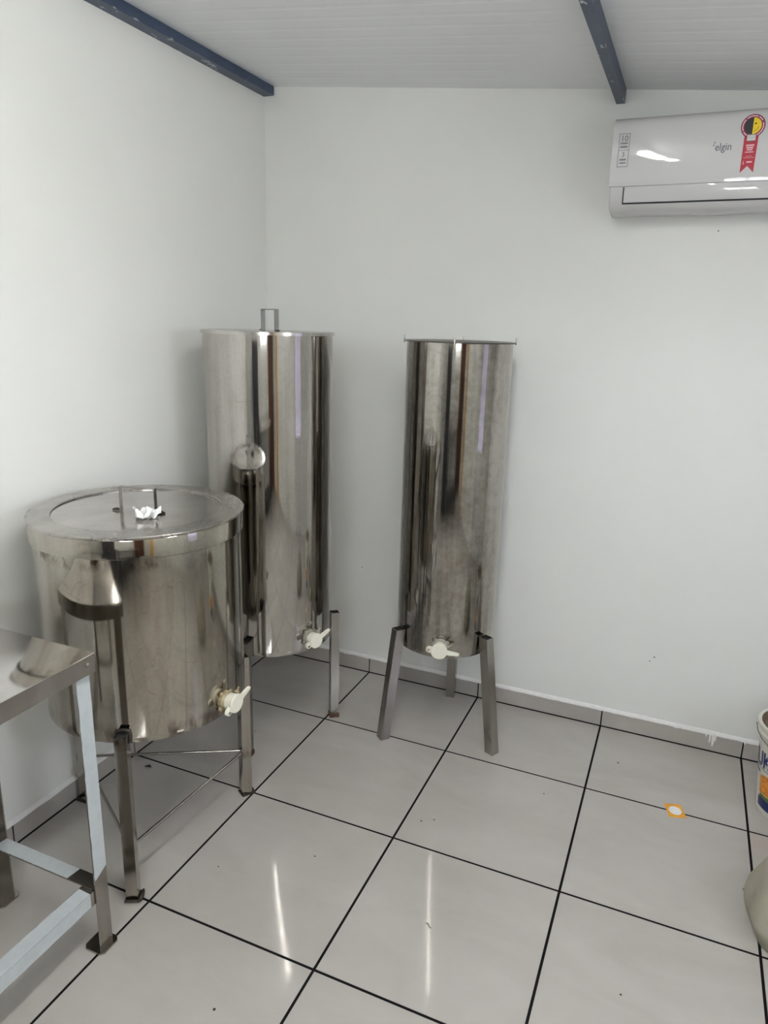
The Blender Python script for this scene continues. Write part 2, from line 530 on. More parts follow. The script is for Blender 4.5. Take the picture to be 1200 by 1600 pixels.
# tiled baseboards with a rough bead of wall paint along the top
BBH = 0.088
def baseboard(name, joints, horizontal):
    mb = MB()
    if horizontal: mb.box((joints[0], 0.0035, -0.003), (joints[-1], 0.0085, BBH))
    else: mb.box((-0.0085, joints[-1], -0.003), (-0.0035, joints[0], BBH))
    bb = mb.build(name, M['grout'], kind='structure')
    for a, b in zip(joints, joints[1:]):
        w = abs(b - a) - 0.006
        mb = MB()
        if horizontal: mb.box((-w / 2, -0.005, 0), (w / 2, 0, BBH - 0.004), bevel=0.0008, seg=1)
        else: mb.box((0, -w / 2, 0), (0.005, w / 2, BBH - 0.004), bevel=0.0008, seg=1)
        o = mb.build('tile', M['skirt'], bb)
        o.location = ((a + b) / 2, 0.0045, 0.004) if horizontal else (-0.0045, (a + b) / 2, 0.004)
    return bb
XB = [x for x in XL]
baseboard('baseboard_back', XB, True)
baseboard('baseboard_left', YL, False)
rnd = random.Random(4)
def bead(name, n, f):
    mb = MB()
    rings = []
    for i in range(n):
        t = i / (n - 1)
        rings.append(f(t, 0.5 + 0.5 * noise.noise(Vector((t * 40, 1.3, 0))) , 0.5 + 0.5 * noise.noise(Vector((t * 70, 5.1, 2))) + 0.25 * noise.noise(Vector((t * 190, 3.1, 2)))))
    mb.loft(rings)
    return mb.build(name, M['caulk'], smooth=50, kind='structure')
def fb(t, a, b):
    x = ROOM_X * t
    w = 0.004 + 0.004 * a
    d = 0.003 + 0.005 * b * b
    return [Vector((x, 0.0075, BBH + 0.004 + w)), Vector((x, 0.003, BBH + 0.002 + w * 0.5)), Vector((x, -0.0022, BBH - 0.001)), Vector((x, -0.0022, BBH - d - 0.003)), Vector((x, 0.0075, BBH - d - 0.003))]
bead('trim_4', 420, fb)
def fl(t, a, b):
    p = fb(t, a, b)
    return [Vector((-q.y, ROOM_Y * t, q.z)) for q in p][::-1]
bead('trim_5', 420, fl)
# paint runs down the baseboard near the pail
mb = MB()
for x, l, w in ((2.262, 0.050, 0.005), (2.275, 0.066, 0.007), (2.284, 0.038, 0.004), (2.245, 0.022, 0.004), (2.40, 0.02, 0.004), (2.12, 0.012, 0.018), (2.15, 0.010, 0.012)):
    mb.prism([(x - w, BBH), (x + w, BBH), (x + w * 0.7, BBH - l * 0.7), (x, BBH - l), (x - w * 0.6, BBH - l * 0.8)], 0.0, 0.0012, Matrix(((1, 0, 0, 0), (0, 0, -1, 0.0), (0, 1, 0, 0), (0, 0, 0, 1))))
mb.build('trim_6', M['caulk'], kind='structure')

# daylight openings in the right wall (behind the picture's right edge, seen only as reflections)
d1 = MB().box((ROOM_X + 0.03, DOOR[0], 0.0), (ROOM_X + 0.07, DOOR[0] + 0.05, DOOR[3])).box((ROOM_X + 0.03, DOOR[1] - 0.05, 0.0), (ROOM_X + 0.07, DOOR[1], DOOR[3])).box((ROOM_X + 0.03, DOOR[0] + 0.05, DOOR[3] - 0.05), (ROOM_X + 0.07, DOOR[1] - 0.05, DOOR[3])).box((ROOM_X + 0.03, DOOR[0] + 0.05, 0.0), (ROOM_X + 0.07, DOOR[1] - 0.05, 0.86)).build('door_1', M['alu'], kind='structure')
MB().box((ROOM_X + 0.048, DOOR[0] + 0.05, 0.86), (ROOM_X + 0.052, DOOR[1] - 0.05, DOOR[3] - 0.05)).build('pane', M['dimglass'], d1)
ym = (WIN[0] + WIN[1]) / 2
mb = MB()
for a, b, c, d in ((WIN[0], WIN[0] + 0.04, WIN[2], WIN[3]), (WIN[1] - 0.04, WIN[1], WIN[2], WIN[3]), (ym - 0.03, ym + 0.03, WIN[2], WIN[3]), (WIN[0], WIN[1], WIN[2], WIN[2] + 0.04), (WIN[0], WIN[1], WIN[3] - 0.04, WIN[3])):
    mb.box((ROOM_X + 0.03, a, c), (ROOM_X + 0.07, b, d))
w1 = mb.build('window_1', M['alu'], kind='structure')
for a, b in ((WIN[0] + 0.04, ym - 0.03), (ym + 0.03, WIN[1] - 0.04)):
    MB().box((ROOM_X + 0.048, a, WIN[2] + 0.04), (ROOM_X + 0.052, b, WIN[3] - 0.04)).build('pane', M['glass'], w1)
d2 = MB().box((2.85, ROOM_Y, 0.0), (2.92, ROOM_Y + 0.03, 2.14)).box((3.66, ROOM_Y, 0.0), (3.73, ROOM_Y + 0.03, 2.14)).box((2.92, ROOM_Y, 2.07), (3.66, ROOM_Y + 0.03, 2.14)).build('added_door', M['wood'], kind='structure')  # unseen brown door, added to give the tanks something to mirror
MB().box((2.925, ROOM_Y, 0.01), (3.655, ROOM_Y + 0.02, 2.065)).build('added_door_leaf', M['wood'], d2)
MB().box((ROOM_X - 0.04, -4.15, 0.0), (ROOM_X, -3.92, 2.0), bevel=0.004).build('added_post', M['yellowpost'], kind='structure')  # stand-in post, added for the yellow strip mirrored in the tanks

# ------------------------------------------------------------------ tanks
def square_leg(name, p_top, p_bot, ang, half, mat, parent, hollow=True, wall=0.003):
    """square tube with horizontal cuts, one face turned to the tank"""
    c, s = math.cos(ang), math.sin(ang)
    def ring(p, h): return [Vector((p[0] + c * u - s * v, p[1] + s * u + c * v, p[2])) for u, v in ((-h, -h), (h, -h), (h, h), (-h, h))]
    mb = MB()
    rings = [ring(p_bot, half - 0.001), ring((p_bot[0], p_bot[1], p_bot[2] + 0.0015), half), ring(p_top, half)]
    if hollow:
        q = [a + (b - a) * 0.12 for a, b in zip(p_top, p_bot)]
        rings += [ring(p_top, half - wall), ring(q, half - wall)]
    mb.loft(rings)
    o = mb.build(name, mat, parent)
    if hollow:
        q = [a + (b - a) * 0.015 for a, b in zip(p_top, p_bot)]
        q2 = [a + (b - a) * 0.03 for a, b in zip(p_top, p_bot)]
        MB().loft([ring(q2, half - wall - 0.0002), ring(q, half - wall - 0.0002)]).build('tube_shade_plug', M['hollow'], o)  # near-black plug stands in for the shade inside the open tube
    return o

def flat_bar(mb, path, wdir, width, thick):
    """bar of rectangular section swept along path; wdir is the direction of its width"""
    path = [Vector(p) for p in path]
    w = Vector(wdir).normalized() * width / 2
    rings = []
    for i, p in enumerate(path):
        d0 = (p - path[i - 1]).normalized() if i else None
        d1_ = (path[i + 1] - p).normalized() if i < len(path) - 1 else None
        d = ((d0 or d1_) + (d1_ or d0)).normalized()
        n = d.cross(w).normalized()
        k = 1.0
        if d0 and d1_: k = 1.0 / max(0.4, d.dot(d1_))
        n = n * (thick / 2 * k)
        rings.append([p - w - n, p + w - n, p + w + n, p - w + n])
    mb.loft(rings)

def honey_gate(parent, origin, az, lever_ang, ear_ang, nut_mat, s=1.0, open_gap=0.0):
    """cream plastic honey gate; local x = out of the tank, y = sideways, z = up"""
    O = Matrix.Translation(origin) @ Matrix.Rotation(az, 4, 'Z') @ Matrix(((0, 0, 1, 0), (1, 0, 0, 0), (0, 1, 0, 0), (0, 0, 0, 1))) @ Matrix.Scale(s, 4)
    # in this frame local z is outward, local x sideways (to the viewer's right when facing the tank), local y up
    mb = MB()
    mb.lathe([(0.0, 0.020), (0.030, 0.020), (0.031, 0.022), (0.031, 0.040), (0.033, 0.041), (0.033, 0.047), (0.0, 0.047)], 40, O)
    body = mb.build('honey_gate', M['cream'], parent, 40)
    mb = MB()
    mb.lathe([(0.0, -0.004), (0.034, -0.004), (0.036, 0.0), (0.036, 0.010), (0.032, 0.014), (0.030, 0.0205), (0.0, 0.0205)], 36, O)
    for k in range(4):
        a = k * math.pi / 2 + 0.6
        mb.lathe([(0.0, 0.0), (0.008, 0.0), (0.009, 0.003), (0.007, 0.010), (0.0, 0.012)], 14, O @ Matrix.Translation((0.037 * math.cos(a), 0.037 * math.sin(a), 0.0)))
    mb.build('lock_nut', nut_mat, body, 40)
    # sliding gate disc
    mb = MB()
    mb.lathe([(0.0, 0.0472), (0.034, 0.0472), (0.035, 0.049), (0.035, 0.056), (0.0335, 0.058), (0.0, 0.0585)], 40, O)
    disc = mb.build('gate_disc', M['cream'], body, 40)
    # ear with pivot screw
    Re = O @ Matrix.Rotation(ear_ang, 4, 'Z')
    mb = MB()
    pts = [(0.028, -0.013), (0.044, -0.0125)] + [(0.044 + 0.012 * math.cos(t), 0.012 * math.sin(t)) for t in [(-80 + 20 * i) * math.pi / 180 for i in range(9)]] + [(0.044, 0.0125), (0.028, 0.013)]
    mb.prism(pts, 0.040, 0.054, Re, 0.001)
    mb.build('pivot_ear', M['cream'], body)
    MB().lathe([(0.0, 0.054), (0.0055, 0.054), (0.0055, 0.0575), (0.004, 0.059), (0.0, 0.0592)], 14, Re @ Matrix.Translation((0.045, 0, 0))).build('pivot_screw', M['screw'], body, 40)
    # lever
    Rl = O @ Matrix.Rotation(lever_ang, 4, 'Z')
    mb = MB()
    pts = [(0.030, -0.010), (0.046, -0.0095), (0.052, -0.0065), (0.078, -0.0055)] + [(0.081 + 0.0055 * math.cos(t), 0.0055 * math.sin(t)) for t in [(-70 + 28 * i) * math.pi / 180 for i in range(6)]] + [(0.078, 0.0055), (0.052, 0.0065), (0.046, 0.0095), (0.030, 0.010)]
    mb.prism(pts, 0.046, 0.057, Rl, 0.0015)
    mb.build('lever', M['cream'], body)
    # wing screw sticking up behind the disc
    Rw = O @ Matrix.Rotation(lever_ang + 0.55, 4, 'Z')
    MB().lathe([(0.0, 0.030), (0.005, 0.030), (0.005, 0.045), (0.0, 0.045)], 12, Rw @ Matrix.Translation((0.040, 0, 0))).prism([(0.036, -0.0022), (0.058, -0.004), (0.058, 0.004), (0.036, 0.0022)], 0.034, 0.039, Rw).build('wing_screw', nut_mat, body)
    return body

def shell(r, z0, z1, mat, parent, name='body'):
    mb = MB()
    MB().lathe([(0.0, z0 + 0.004), (r - 0.006, z0 + 0.004), (r - 0.006, z0 + 0.012), (0.0, z0 + 0.012)], 64).build('bottom', M['underside'], parent, 35)
    mb.lathe([(r - 0.005, z0 + 0.02), (r - 0.005, z0 + 0.002), (r - 0.001, z0), (r, z0 + 0.003), (r, z0 + 0.02)] + [(r, z0 + 0.02 + (z1 - z0 - 0.02) * i / 8) for i in range(1, 9)] + [(r - 0.002, z1), (r - 0.003, z1 - 0.05)], 128)
    return mb.build(name, mat, parent, 35)

# ---- wide tall tank in the corner
ax, ay, ar, azb, azt = 0.396, -0.63, 0.260, 0.459, 1.757
tA = empty('honey_settling_tank', (ax, ay, 0))
tag(tA, 'tall wide polished steel tank in the room corner with lid and strap handle', 'tank')
bodyA = shell(ar, azb, azt, M['steelA'], tA)
mb = MB()
mb.lathe([(0.0, 0.0125), (0.258, 0.0125), (0.2655, 0.012), (0.267, 0.0105), (0.267, -0.001), (0.2655, -0.001), (0.2640, 0.009), (0.0, 0.0095)], 128)
lidA = mb.build('lid', M['lid'], tA, 35)
lidA.location = (0, 0, 1.7575)
hd = Vector((math.cos(R(-37)), math.sin(R(-37)), 0))
hw = Vector((-hd.y, hd.x, 0))
mb = MB()
p0, p1 = -hd * 0.074 + Vector((0.01, -0.005, 0)), hd * 0.074 + Vector((0.01, -0.005, 0))
Z = Vector((0, 0, 1))
flat_bar(mb, [p0 - hd * 0.016 + Z * 0.0142, p0 + Z * 0.0142, p0 + Z * 0.094, p1 + Z * 0.094, p1 + Z * 0.0142, p1 + hd * 0.016 + Z * 0.0142], hw, 0.018, 0.003)
mb.build('handle', M['strap'], lidA)
mb = MB()
for p, s in ((p0, -1), (p1, 1)): MB().lathe([(0.0, 0.0125), (0.011, 0.0125), (0.008, 0.0165), (0.0, 0.0172)], 12, Matrix.Translation(p + hd * 0.012 * s)).build('weld', M['dark'], lidA)
for a in (36.6, -82.0, 157.0):
    c, s = math.cos(R(a)), math.sin(R(a))
    d = ar + 0.0205
    lg = square_leg('leg', (c * d, s * d, 0.530), (c * d, s * d, 0.004), R(a + 4), 0.0195, M['legA'], tA)
    MB().box((-0.023, -0.023, 0.0), (0.023, 0.023, 0.022), Matrix.Translation((c * d, s * d, 0)) @ Matrix.Rotation(R(a), 4, 'Z'), 0.004).build('foot', M['rust'], lg)
va = R(-23)
honey_gate(tA, (math.cos(va) * (ar + 0.002), math.sin(va) * (ar + 0.002), 0.522), va, R(22), R(200), M['greyplastic'], 0.92)

# ---- narrow tall tank by the back wall
cx, cy, cr, czb, czt = 1.0993, -0.30, 0.2159, 0.4385, 1.744
tC = empty('honey_settling_tank', (cx, cy, 0))
tag(tC, 'tall narrow scratched steel tank on three splayed legs by the back wall', 'tank')
shell(cr, czb, czt, M['steelC'], tC)
mb = MB()
mb.lathe([(0.0, 0.0), (0.226, 0.0), (0.2275, 0.0015), (0.226, 0.004), (0.0, 0.0045)], 128)
lidC = mb.build('lid', M['darksteel'], tC, 35)
lidC.location = (0, 0, czt + 0.0005)
for a in (198, 20, -78, 104):
    c, s = math.cos(R(a)), math.sin(R(a))
    MB().lathe([(0.0, -0.006), (0.003, -0.006), (0.003, 0.022), (0.0, 0.0225)], 10, Matrix.Translation((0.2265 * c, 0.2265 * s, 0))).build('pin', M['leg'], lidC, 40)
for a, d0, d1_ in ((-129.5, 0.240, 0.302), (-25.0, 0.240, 0.315), (97.0, 0.240, 0.262)):
    c, s = math.cos(R(a)), math.sin(R(a))
    square_leg('leg', (c * d0, s * d0, 0.523), (c * d1_, s * d1_, 0.0), R(a), 0.0215, M['leg'], tC)
vc = R(-77)
honey_gate(tC, (math.cos(vc) * (cr + 0.001), math.sin(vc) * (cr + 0.001), 0.493), vc, R(-4), R(175), M['greyplastic'], 0.98)

# ---- low wide tank on three braced legs
bx, by, br, bzb = 0.384, -1.41, 0.324, 0.551
BL = 1.2115      # lid height
tB = empty('honey_drum_tank', (bx, by, 0))
tag(tB, 'low wide stained steel tank with broad flat lid on three braced legs', 'tank')
shell(br, bzb, 1.19, M['steelB'], tB)
mb = MB()
ri = 0.263
MBc = MB().lathe([(0.0, -0.001), (ri - 0.06, -0.0018), (ri - 0.008, -0.0030), (ri - 0.001, -0.0036), (ri - 0.001, -0.0058), (0.0, -0.0058)], 144)
mb.lathe([(ri, -0.006), (ri, -0.0005), (ri + 0.002, 0.0012), (0.300, 0.0005), (0.322, -0.0005), (0.334, -0.0005), (0.3365, -0.003), (0.336, -0.008), (0.3325, -0.0105), (0.327, -0.009), (0.327, -0.006)], 144, close=True)
lidB = mb.build('lid', M['lidrim'], tB, 25)
MBc.build('lid_center', M['lid'], lidB, 25)
lidB.location = (0, 0, BL)
lidB.rotation_euler = (R(0.0), R(0.0), 0)
MB().lathe([(0.3275, -0.0095), (0.3315, -0.0095), (0.3325, -0.012), (0.3325, -0.066), (0.331, -0.068), (0.3285, -0.067), (0.3275, -0.06)], 144, close=True).build('lid_band', M['steelB'], lidB, 35)
h0, h1 = Vector((0.361 - bx, -1.462 - by, 0)), Vector((0.476 - bx, -1.434 - by, 0))
hd = (h1 - h0).normalized()
hw = Vector((-hd.y, hd.x, 0))
mb = MB()
flat_bar(mb, [h0 - hd * 0.028 + Z * 0.001, h0 + Z * 0.001, h0 + Z * 0.079, h1 + Z * 0.079, h1 + Z * 0.001, h1 + hd * 0.028 + Z * 0.001], hw, 0.016, 0.0025)
mb.build('handle', M['leg'], lidB)
for p, s in ((h0, -1), (h1, 1)):
    MB().tube([p + hd * s * 0.006 + Z * 0.003, p + hd * s * 0.016 + Z * 0.004, p + hd * s * 0.030 + Z * 0.002], [0.004, 0.005, 0.0025], 8).build('weld', M['dark'], lidB, 60)
feetB = {}
for a in (-63.0, 57.5, 181.0):
    c, s = math.cos(R(a)), math.sin(R(a))
    d = br + 0.0195
    lg = square_leg('leg', (c * d, s * d, 0.592), (c * d, s * d, 0.006), R(a), 0.0185, M['legdirty'], tB)
    feetB[a] = Vector((c * d, s * d, 0))
    wp = [Vector((c * (d + u) - s * v, s * (d + u) + c * v, z)) for u, v, z in ((-0.016, -0.022, 0.553), (-0.017, -0.0215, 0.575), (-0.0185, -0.020, 0.594), (-0.0195, 0.0, 0.597), (-0.0185, 0.020, 0.594), (-0.017, 0.0215, 0.575), (-0.016, 0.022, 0.553))]
    MB().tube(wp, [0.002, 0.0045, 0.005, 0.0055, 0.0045, 0.005, 0.002], 8).build('weld', M['dark'], lg, 60)
    Mx = Matrix.Translation((c * d, s * d, 0)) @ Matrix.Rotation(R(a), 4, 'Z')
    mb = MB().box((-0.024, -0.024, 0.0), (0.026, 0.024, 0.006), Mx, 0.0025)
    mb.tube([Mx @ Vector(q) for q in ((0.024, 0.018, 0.006), (0.024, 0.027, 0.010), (0.016, 0.031, 0.018), (0.004, 0.031, 0.022), (-0.01, 0.029, 0.018))], [0.004, 0.006, 0.007, 0.006, 0.004], 8)
    mb.tube([Mx @ Vector(q) for q in ((0.025, -0.022, 0.006), (0.0275, 0.0, 0.008), (0.025, 0.02, 0.006))], 0.004, 8)
    mb.build('foot', M['dark'], lg, 50)
ks = list(feetB)
for i in range(3):
    p, q = feetB[ks[i]], feetB[ks[(i + 1) % 3]]
    dd = (q - p).normalized()
    MB().tube([p + dd * 0.018 + Z * 0.19, q - dd * 0.018 + Z * 0.19], 0.0055, 10).build('brace_rod', M['leg'], tB, 50)
vb = R(-3)
honey_gate(tB, (math.cos(vb) * (br + 0.001), math.sin(vb) * (br + 0.001), 0.604), vb, R(18), R(205), M['stained'], 0.9)

# crumpled tissue on the lid
rnd = random.Random(11)
mb = MB()
N = 22
grid = []
for i in range(N + 1):
    row = []
    for j in range(N + 1):
        u, v = i / N * 2 - 1, j / N * 2 - 1
        r = math.hypot(u, v)
        a = math.atan2(v, u)
        fold = 0.55 * math.sin(5 * a + 0.7) + 0.35 * math.sin(9 * a + 2.0 + 2 * r)
        rad = 0.030 * min(r, 1.0) ** 0.8 * (0.85 + 0.18 * math.sin(3 * a + 1))
        nz = noise.noise(Vector((u * 2.3, v * 2.3, 3.1)))
        nz2 = noise.noise(Vector((u * 5, v * 5, 7.7)))
        z = 0.0015 + 0.021 * min(r, 1.1) * (0.5 + 0.5 * fold) + 0.010 * nz + 0.006 * nz2
        row.append(mb.bm.verts.new((rad * math.cos(a + 0.5 * nz) * 1.12 + 0.004 * nz2, rad * math.sin(a + 0.5 * nz) * 0.95, max(0.0008, z))))
    grid.append(row)
for i in range(N):
    for j in range(N): mb.bm.faces.new((grid[i][j], grid[i + 1][j], grid[i + 1][j + 1], grid[i][j + 1]))
ti = mb.build('crumpled_tissue', M['tissue'], smooth=60)
md = ti.modifiers.new('thickness', 'SOLIDIFY')
md.thickness = 0.0008
ti.location = (0.487, -1.490, BL - 0.0012)
ti.rotation_euler = (0, 0, R(40))
ti.scale = (1.35, 1.35, 1.45)
tag(ti, 'crumpled white tissue lying on the lid of the low steel tank', 'tissue')

# ------------------------------------------------------------------ steel work table
tx0, tx1, ty0, ty1, tz = 0.13, 0.616, -3.02, -1.862, 0.946
tb = empty('work_table', (tx0, ty0, 0))
tag(tb, 'stainless steel work table with angle iron frame and strips of protective film', 'table')
def tp(x, y, z): return (x - tx0, y - ty0, z)
mb = MB()
mb.box(tp(tx0, ty0, tz - 0.003), tp(tx1, ty1, tz), bevel=0.0012)
tt = mb.build('table_top', M['top'], tb, 30)
mb = MB()
AH = 0.054
mb.box(tp(tx1 - 0.003, ty0, tz - AH), tp(tx1 - 0.0004, ty1 - 0.0004, tz - 0.0032))
mb.box(tp(tx0, ty1 - 0.003, tz - AH), tp(tx1 - 0.003, ty1 - 0.0004, tz - 0.0032))
mb.box(tp(tx0, ty0, tz - AH), tp(tx0 + 0.003, ty1 - 0.003, tz - 0.0032))
mb.box(tp(tx0 + 0.003, ty0, tz - AH), tp(tx1 - 0.003, ty0 + 0.003, tz - 0.0032))
mb.build('apron', M['leg'], tb)
sc_ = MB().lathe([(0.0, -0.002), (0.0055, -0.002), (0.005, 0.002), (0.0025, 0.0035), (0.0, 0.0038)], 14, Matrix.Translation(tp(tx1, ty1 - 0.026, tz - 0.024)) @ Matrix.Rotation(R(90), 4, 'Y')).build('screw', M['screw'], tb, 50)
LX0, LX1, LY0, LY1 = tx0 + 0.018, 0.6, ty0 + 0.02, -1.872
FL, TH = 0.046, 0.004
def angle_leg(x, y, sx, sy):
    mb = MB()
    pts = [(0, 0), (-sx * FL, 0), (-sx * FL, -sy * TH), (-sx * TH, -sy * TH), (-sx * TH, -sy * FL), (0, -sy * FL)]
    mb.prism([(x - tx0 + a, y - ty0 + b) for a, b in pts], 0.006, tz - 0.0035)
    o = mb.build('leg', M['leg'], tb)
    mb = MB()
    fx, fy = x - tx0 - sx * 0.022, y - ty0 - sy * 0.022
    w, h, c = 0.037, 0.037, 0.012
    mb.prism([(fx + a, fy + b) for a, b in ((-w + c, -h), (w - c, -h), (w, -h + c), (w, h - c), (w - c, h), (-w + c, h), (-w, h - c), (-w, -h + c))], 0.0, 0.006, None, 0.001)
    mb.build('foot_plate', M['legdirty'], o)
    return o
legs = [angle_leg(x, y, sx, sy) for x, sx in ((LX1, 1), (LX0, -1)) for y, sy in ((LY1, 1), (LY0, -1))]
RZ = 0.218
def angle_rail(mb, a, b, inward):
    """L section: top flange turned inward, outer flange down; a, b on the outer top edge"""
    a, b, i = Vector(a), Vector(b), Vector(inward)
    D = Vector((0, 0, -1))
    sec = [(0, 0), (FL, 0), (FL, TH), (TH, TH), (TH, FL), (0, FL)]
    mb.loft([[p + i * u + D * v for u, v in sec] for p in (a, b)])
mb = MB(); angle_rail(mb, tp(LX1 - TH - 0.0005, LY1 - TH - 0.005, RZ), tp(LX1 - TH - 0.0005, LY0 + 0.01, RZ), (-1, 0, 0)); railR = mb.build('rail', M['leg'], tb)
mb = MB(); angle_rail(mb, tp(LX0 + TH + 0.0005, LY1 - TH - 0.005, RZ), tp(LX0 + TH + 0.0005, LY0 + 0.01, RZ), (1, 0, 0)); mb.build('rail', M['leg'], tb)
mb = MB(); angle_rail(mb, tp(LX0 + 0.01, LY1 - TH - 0.0005, RZ + 0.006), tp(LX1 - 0.008, LY1 - TH - 0.0005, RZ + 0.006), (0, -1, 0)); railC = mb.build('rail', M['leg'], tb)
mb = MB(); angle_rail(mb, tp(LX0 + 0.01, LY0 + TH + 0.0005, RZ + 0.006), tp(LX1 - 0.008, LY0 + TH + 0.0005, RZ + 0.006), (0, 1, 0)); mb.build('rail', M['leg'], tb)
# protective film strips
rnd = random.Random(2)
def film(parent, f, n=40):
    mb = MB()
    L, Rr = [], []
    for k in range(n + 1):
        a, b = f(k / n, rnd.uniform(-1, 1), rnd.uniform(-1, 1))
        L.append(mb.bm.verts.new(a)); Rr.append(mb.bm.verts.new(b))
    for k in range(n): mb.bm.faces.new((L[k], Rr[k], Rr[k + 1], L[k + 1]))
    o = mb.build('protective_film', M['film'], parent)
    md = o.modifiers.new('thickness', 'SOLIDIFY')
    md.thickness = 0.0006
    md.offset = 0
    return o
xo = LX1 - tx0 + 0.0006
def f1(t, a, b):
    z = 0.262 + (0.884 - 0.262) * t
    return Vector((xo, LY1 - ty0 - 0.0005, z + 0.012)), Vector((xo, LY1 - ty0 - FL + 0.0012 * a + 0.0008, z - 0.012 if t < 0.5 else z - 0.004))
film(legs[0], f1)
def f2(t, a, b):
    y = LY1 - ty0 - 0.062 - 1.0 * t
    x = LX1 - tx0 - TH - 0.0005
    return Vector((x - 0.0005, y, RZ + 0.0005)), Vector((x - FL + 0.001 + 0.001 * a, y + 0.002, RZ + 0.0005))
film(railR, f2)
def f3(t, a, b):
    y = LY1 - ty0 - 0.062 - 1.0 * t
    x = LX1 - tx0 - TH - 0.0005 + 0.0005
    return Vector((x, y, RZ)), Vector((x, y, RZ - FL + 0.002 + 0.0006 * a))
film(railR, f3)
def f4(t, a, b):
    x = LX0 - tx0 + 0.05 + (LX1 - LX0 - 0.150) * t
    y = LY1 - ty0 - TH - 0.0005
    return Vector((x, y - 0.001, RZ + 0.0065)), Vector((x - 0.006 + 0.001 * a, y - FL + 0.001 + 0.0008 * b, RZ + 0.0065))
film(railC, f4)

# ------------------------------------------------------------------ air conditioner
X0, X1 = 1.612, 2.500
ac = empty('air_conditioner', (X0, 0.0, 2.235))
tag(ac, 'white split air conditioner on the back wall with stickers on its front', 'air conditioner')
W = X1 - X0
PX = Matrix(((0, 0, 1, 0), (1, 0, 0, 0), (0, 1, 0, -2.235), (0, 0, 0, 1)))    # (y, z, x) -> world axes, z relative to the base
def front_y(z): return -0.2125 + (0.6 * (z - 2.46) ** 2 if z > 2.383 else 0.003557 + 0.0924 * (2.383 - z))
body_p = [(0.0075, 2.242), (0.0075, 2.545), (-0.150, 2.556), (-0.185, 2.548), (-0.197, 2.530), (-0.1985, 2.33), (-0.196, 2.285), (-0.178, 2.252), (-0.150, 2.240), (-0.04, 2.236)]
MB().prism(body_p, 0.004, W - 0.004, PX, 0.006).build('body', M['acwhite'], ac, 40)
MB().prism([(-0.150, 2.5565), (-0.186, 2.551), (-0.2010, 2.540), (-0.2065, 2.531)] + [(front_y(2.522 - 0.01 * k), 2.522 - 0.01 * k) for k in range(21)] + [(front_y(2.322) + 0.005, 2.321), (-0.1965, 2.40), (-0.1965, 2.53), (-0.183, 2.546)], 0.0, W, PX, 0.0025).build('front_panel', M['acwhite'], ac, 30)
MB().prism([(-0.2000, 2.3185), (-0.1980, 2.289), (-0.1880, 2.2625), (-0.182, 2.262), (-0.19, 2.3185)], 0.052, W - 0.052, PX).build('gap_shade_strip', M['acgap'], ac)  # solid dark strip put in for the shade in the outlet gap
MB().prism([(-0.2025, 2.3190), (-0.2015, 2.290), (-0.1935, 2.2665), (-0.1905, 2.2675), (-0.1990, 2.290), (-0.2005, 2.3190)], 0.0565, W - 0.0565, PX, 0.0008).build('louver', M['acwhite'], ac, 40)
# printing on the front panel: u = world x, v = world z
def acp(u, v, off=0.0006): return Vector((u - X0, front_y(v) - off, v - 2.235))
def ac_poly(polys, name, mat, parent=ac, off=0.0006):
    mb = MB()
    for pl in polys: mb.bm.faces.new([mb.bm.verts.new((u, v, 0)) for u, v in pl])
    for k in range(20):     # cut into narrow strips so the print follows the curved front
        bmesh.ops.bisect_plane(mb.bm, geom=mb.bm.verts[:] + mb.bm.edges[:] + mb.bm.faces[:], plane_co=(0, 2.33 + 0.01 * k, 0), plane_no=(0, 1, 0))
    for v in mb.bm.verts: v.co = acp(v.co.x, v.co.y, off)
    return mb.build(name, mat, parent)
def rect(u0, v0, u1, v1): return [(u0, v0), (u1, v0), (u1, v1), (u0, v1)]
def frame(u0, v0, u1, v1, w): return [rect(u0, v0, u1, v0 + w), rect(u0, v1 - w, u1, v1), rect(u0, v0 + w, u0 + w, v1 - w), rect(u1 - w, v0 + w, u1, v1 - w)]
su0, su1, sv0, sv1 = 1.634, 1.672, 2.386, 2.497
fr = ac_poly(frame(su0, sv0, su1, sv1, 0.0022) + [rect(su0, 2.4405, su1, 2.4425)] + [rect(su0 + 0.006, v, su1 - 0.006, v + h) for v, h in ((2.4615, 0.006), (2.449, 0.007))] + [rect(su0 + 0.008, v, su1 - 0.008, v + h) for v, h in ((2.4075, 0.006), (2.397, 0.005))], 'warranty_sticker', M['print'])
text_mesh('10', 0.027, lambda x, y: acp(1.653 + x, 2.4795 + y, 0.0007), 'number', M['print'], fr, 0.0006)
text_mesh('3', 0.023, lambda x, y: acp(1.653 + x, 2.4265 + y, 0.0007), 'number', M['print'], fr, 0.0003)
lg = text_mesh('elgin', 0.034, lambda x, y: acp(1.985 + x * 0.86, 2.432 + y), 'logo_lettering', M['logo'], ac, 0.0004)
ac_poly([[(1.9525, 2.447), (1.9565, 2.451), (1.9585, 2.4475), (1.9555, 2.4445)], [(1.951, 2.4395), (1.9545, 2.4435), (1.956, 2.439), (1.953, 2.4355)]], 'logo_mark', M['logo'], ac)
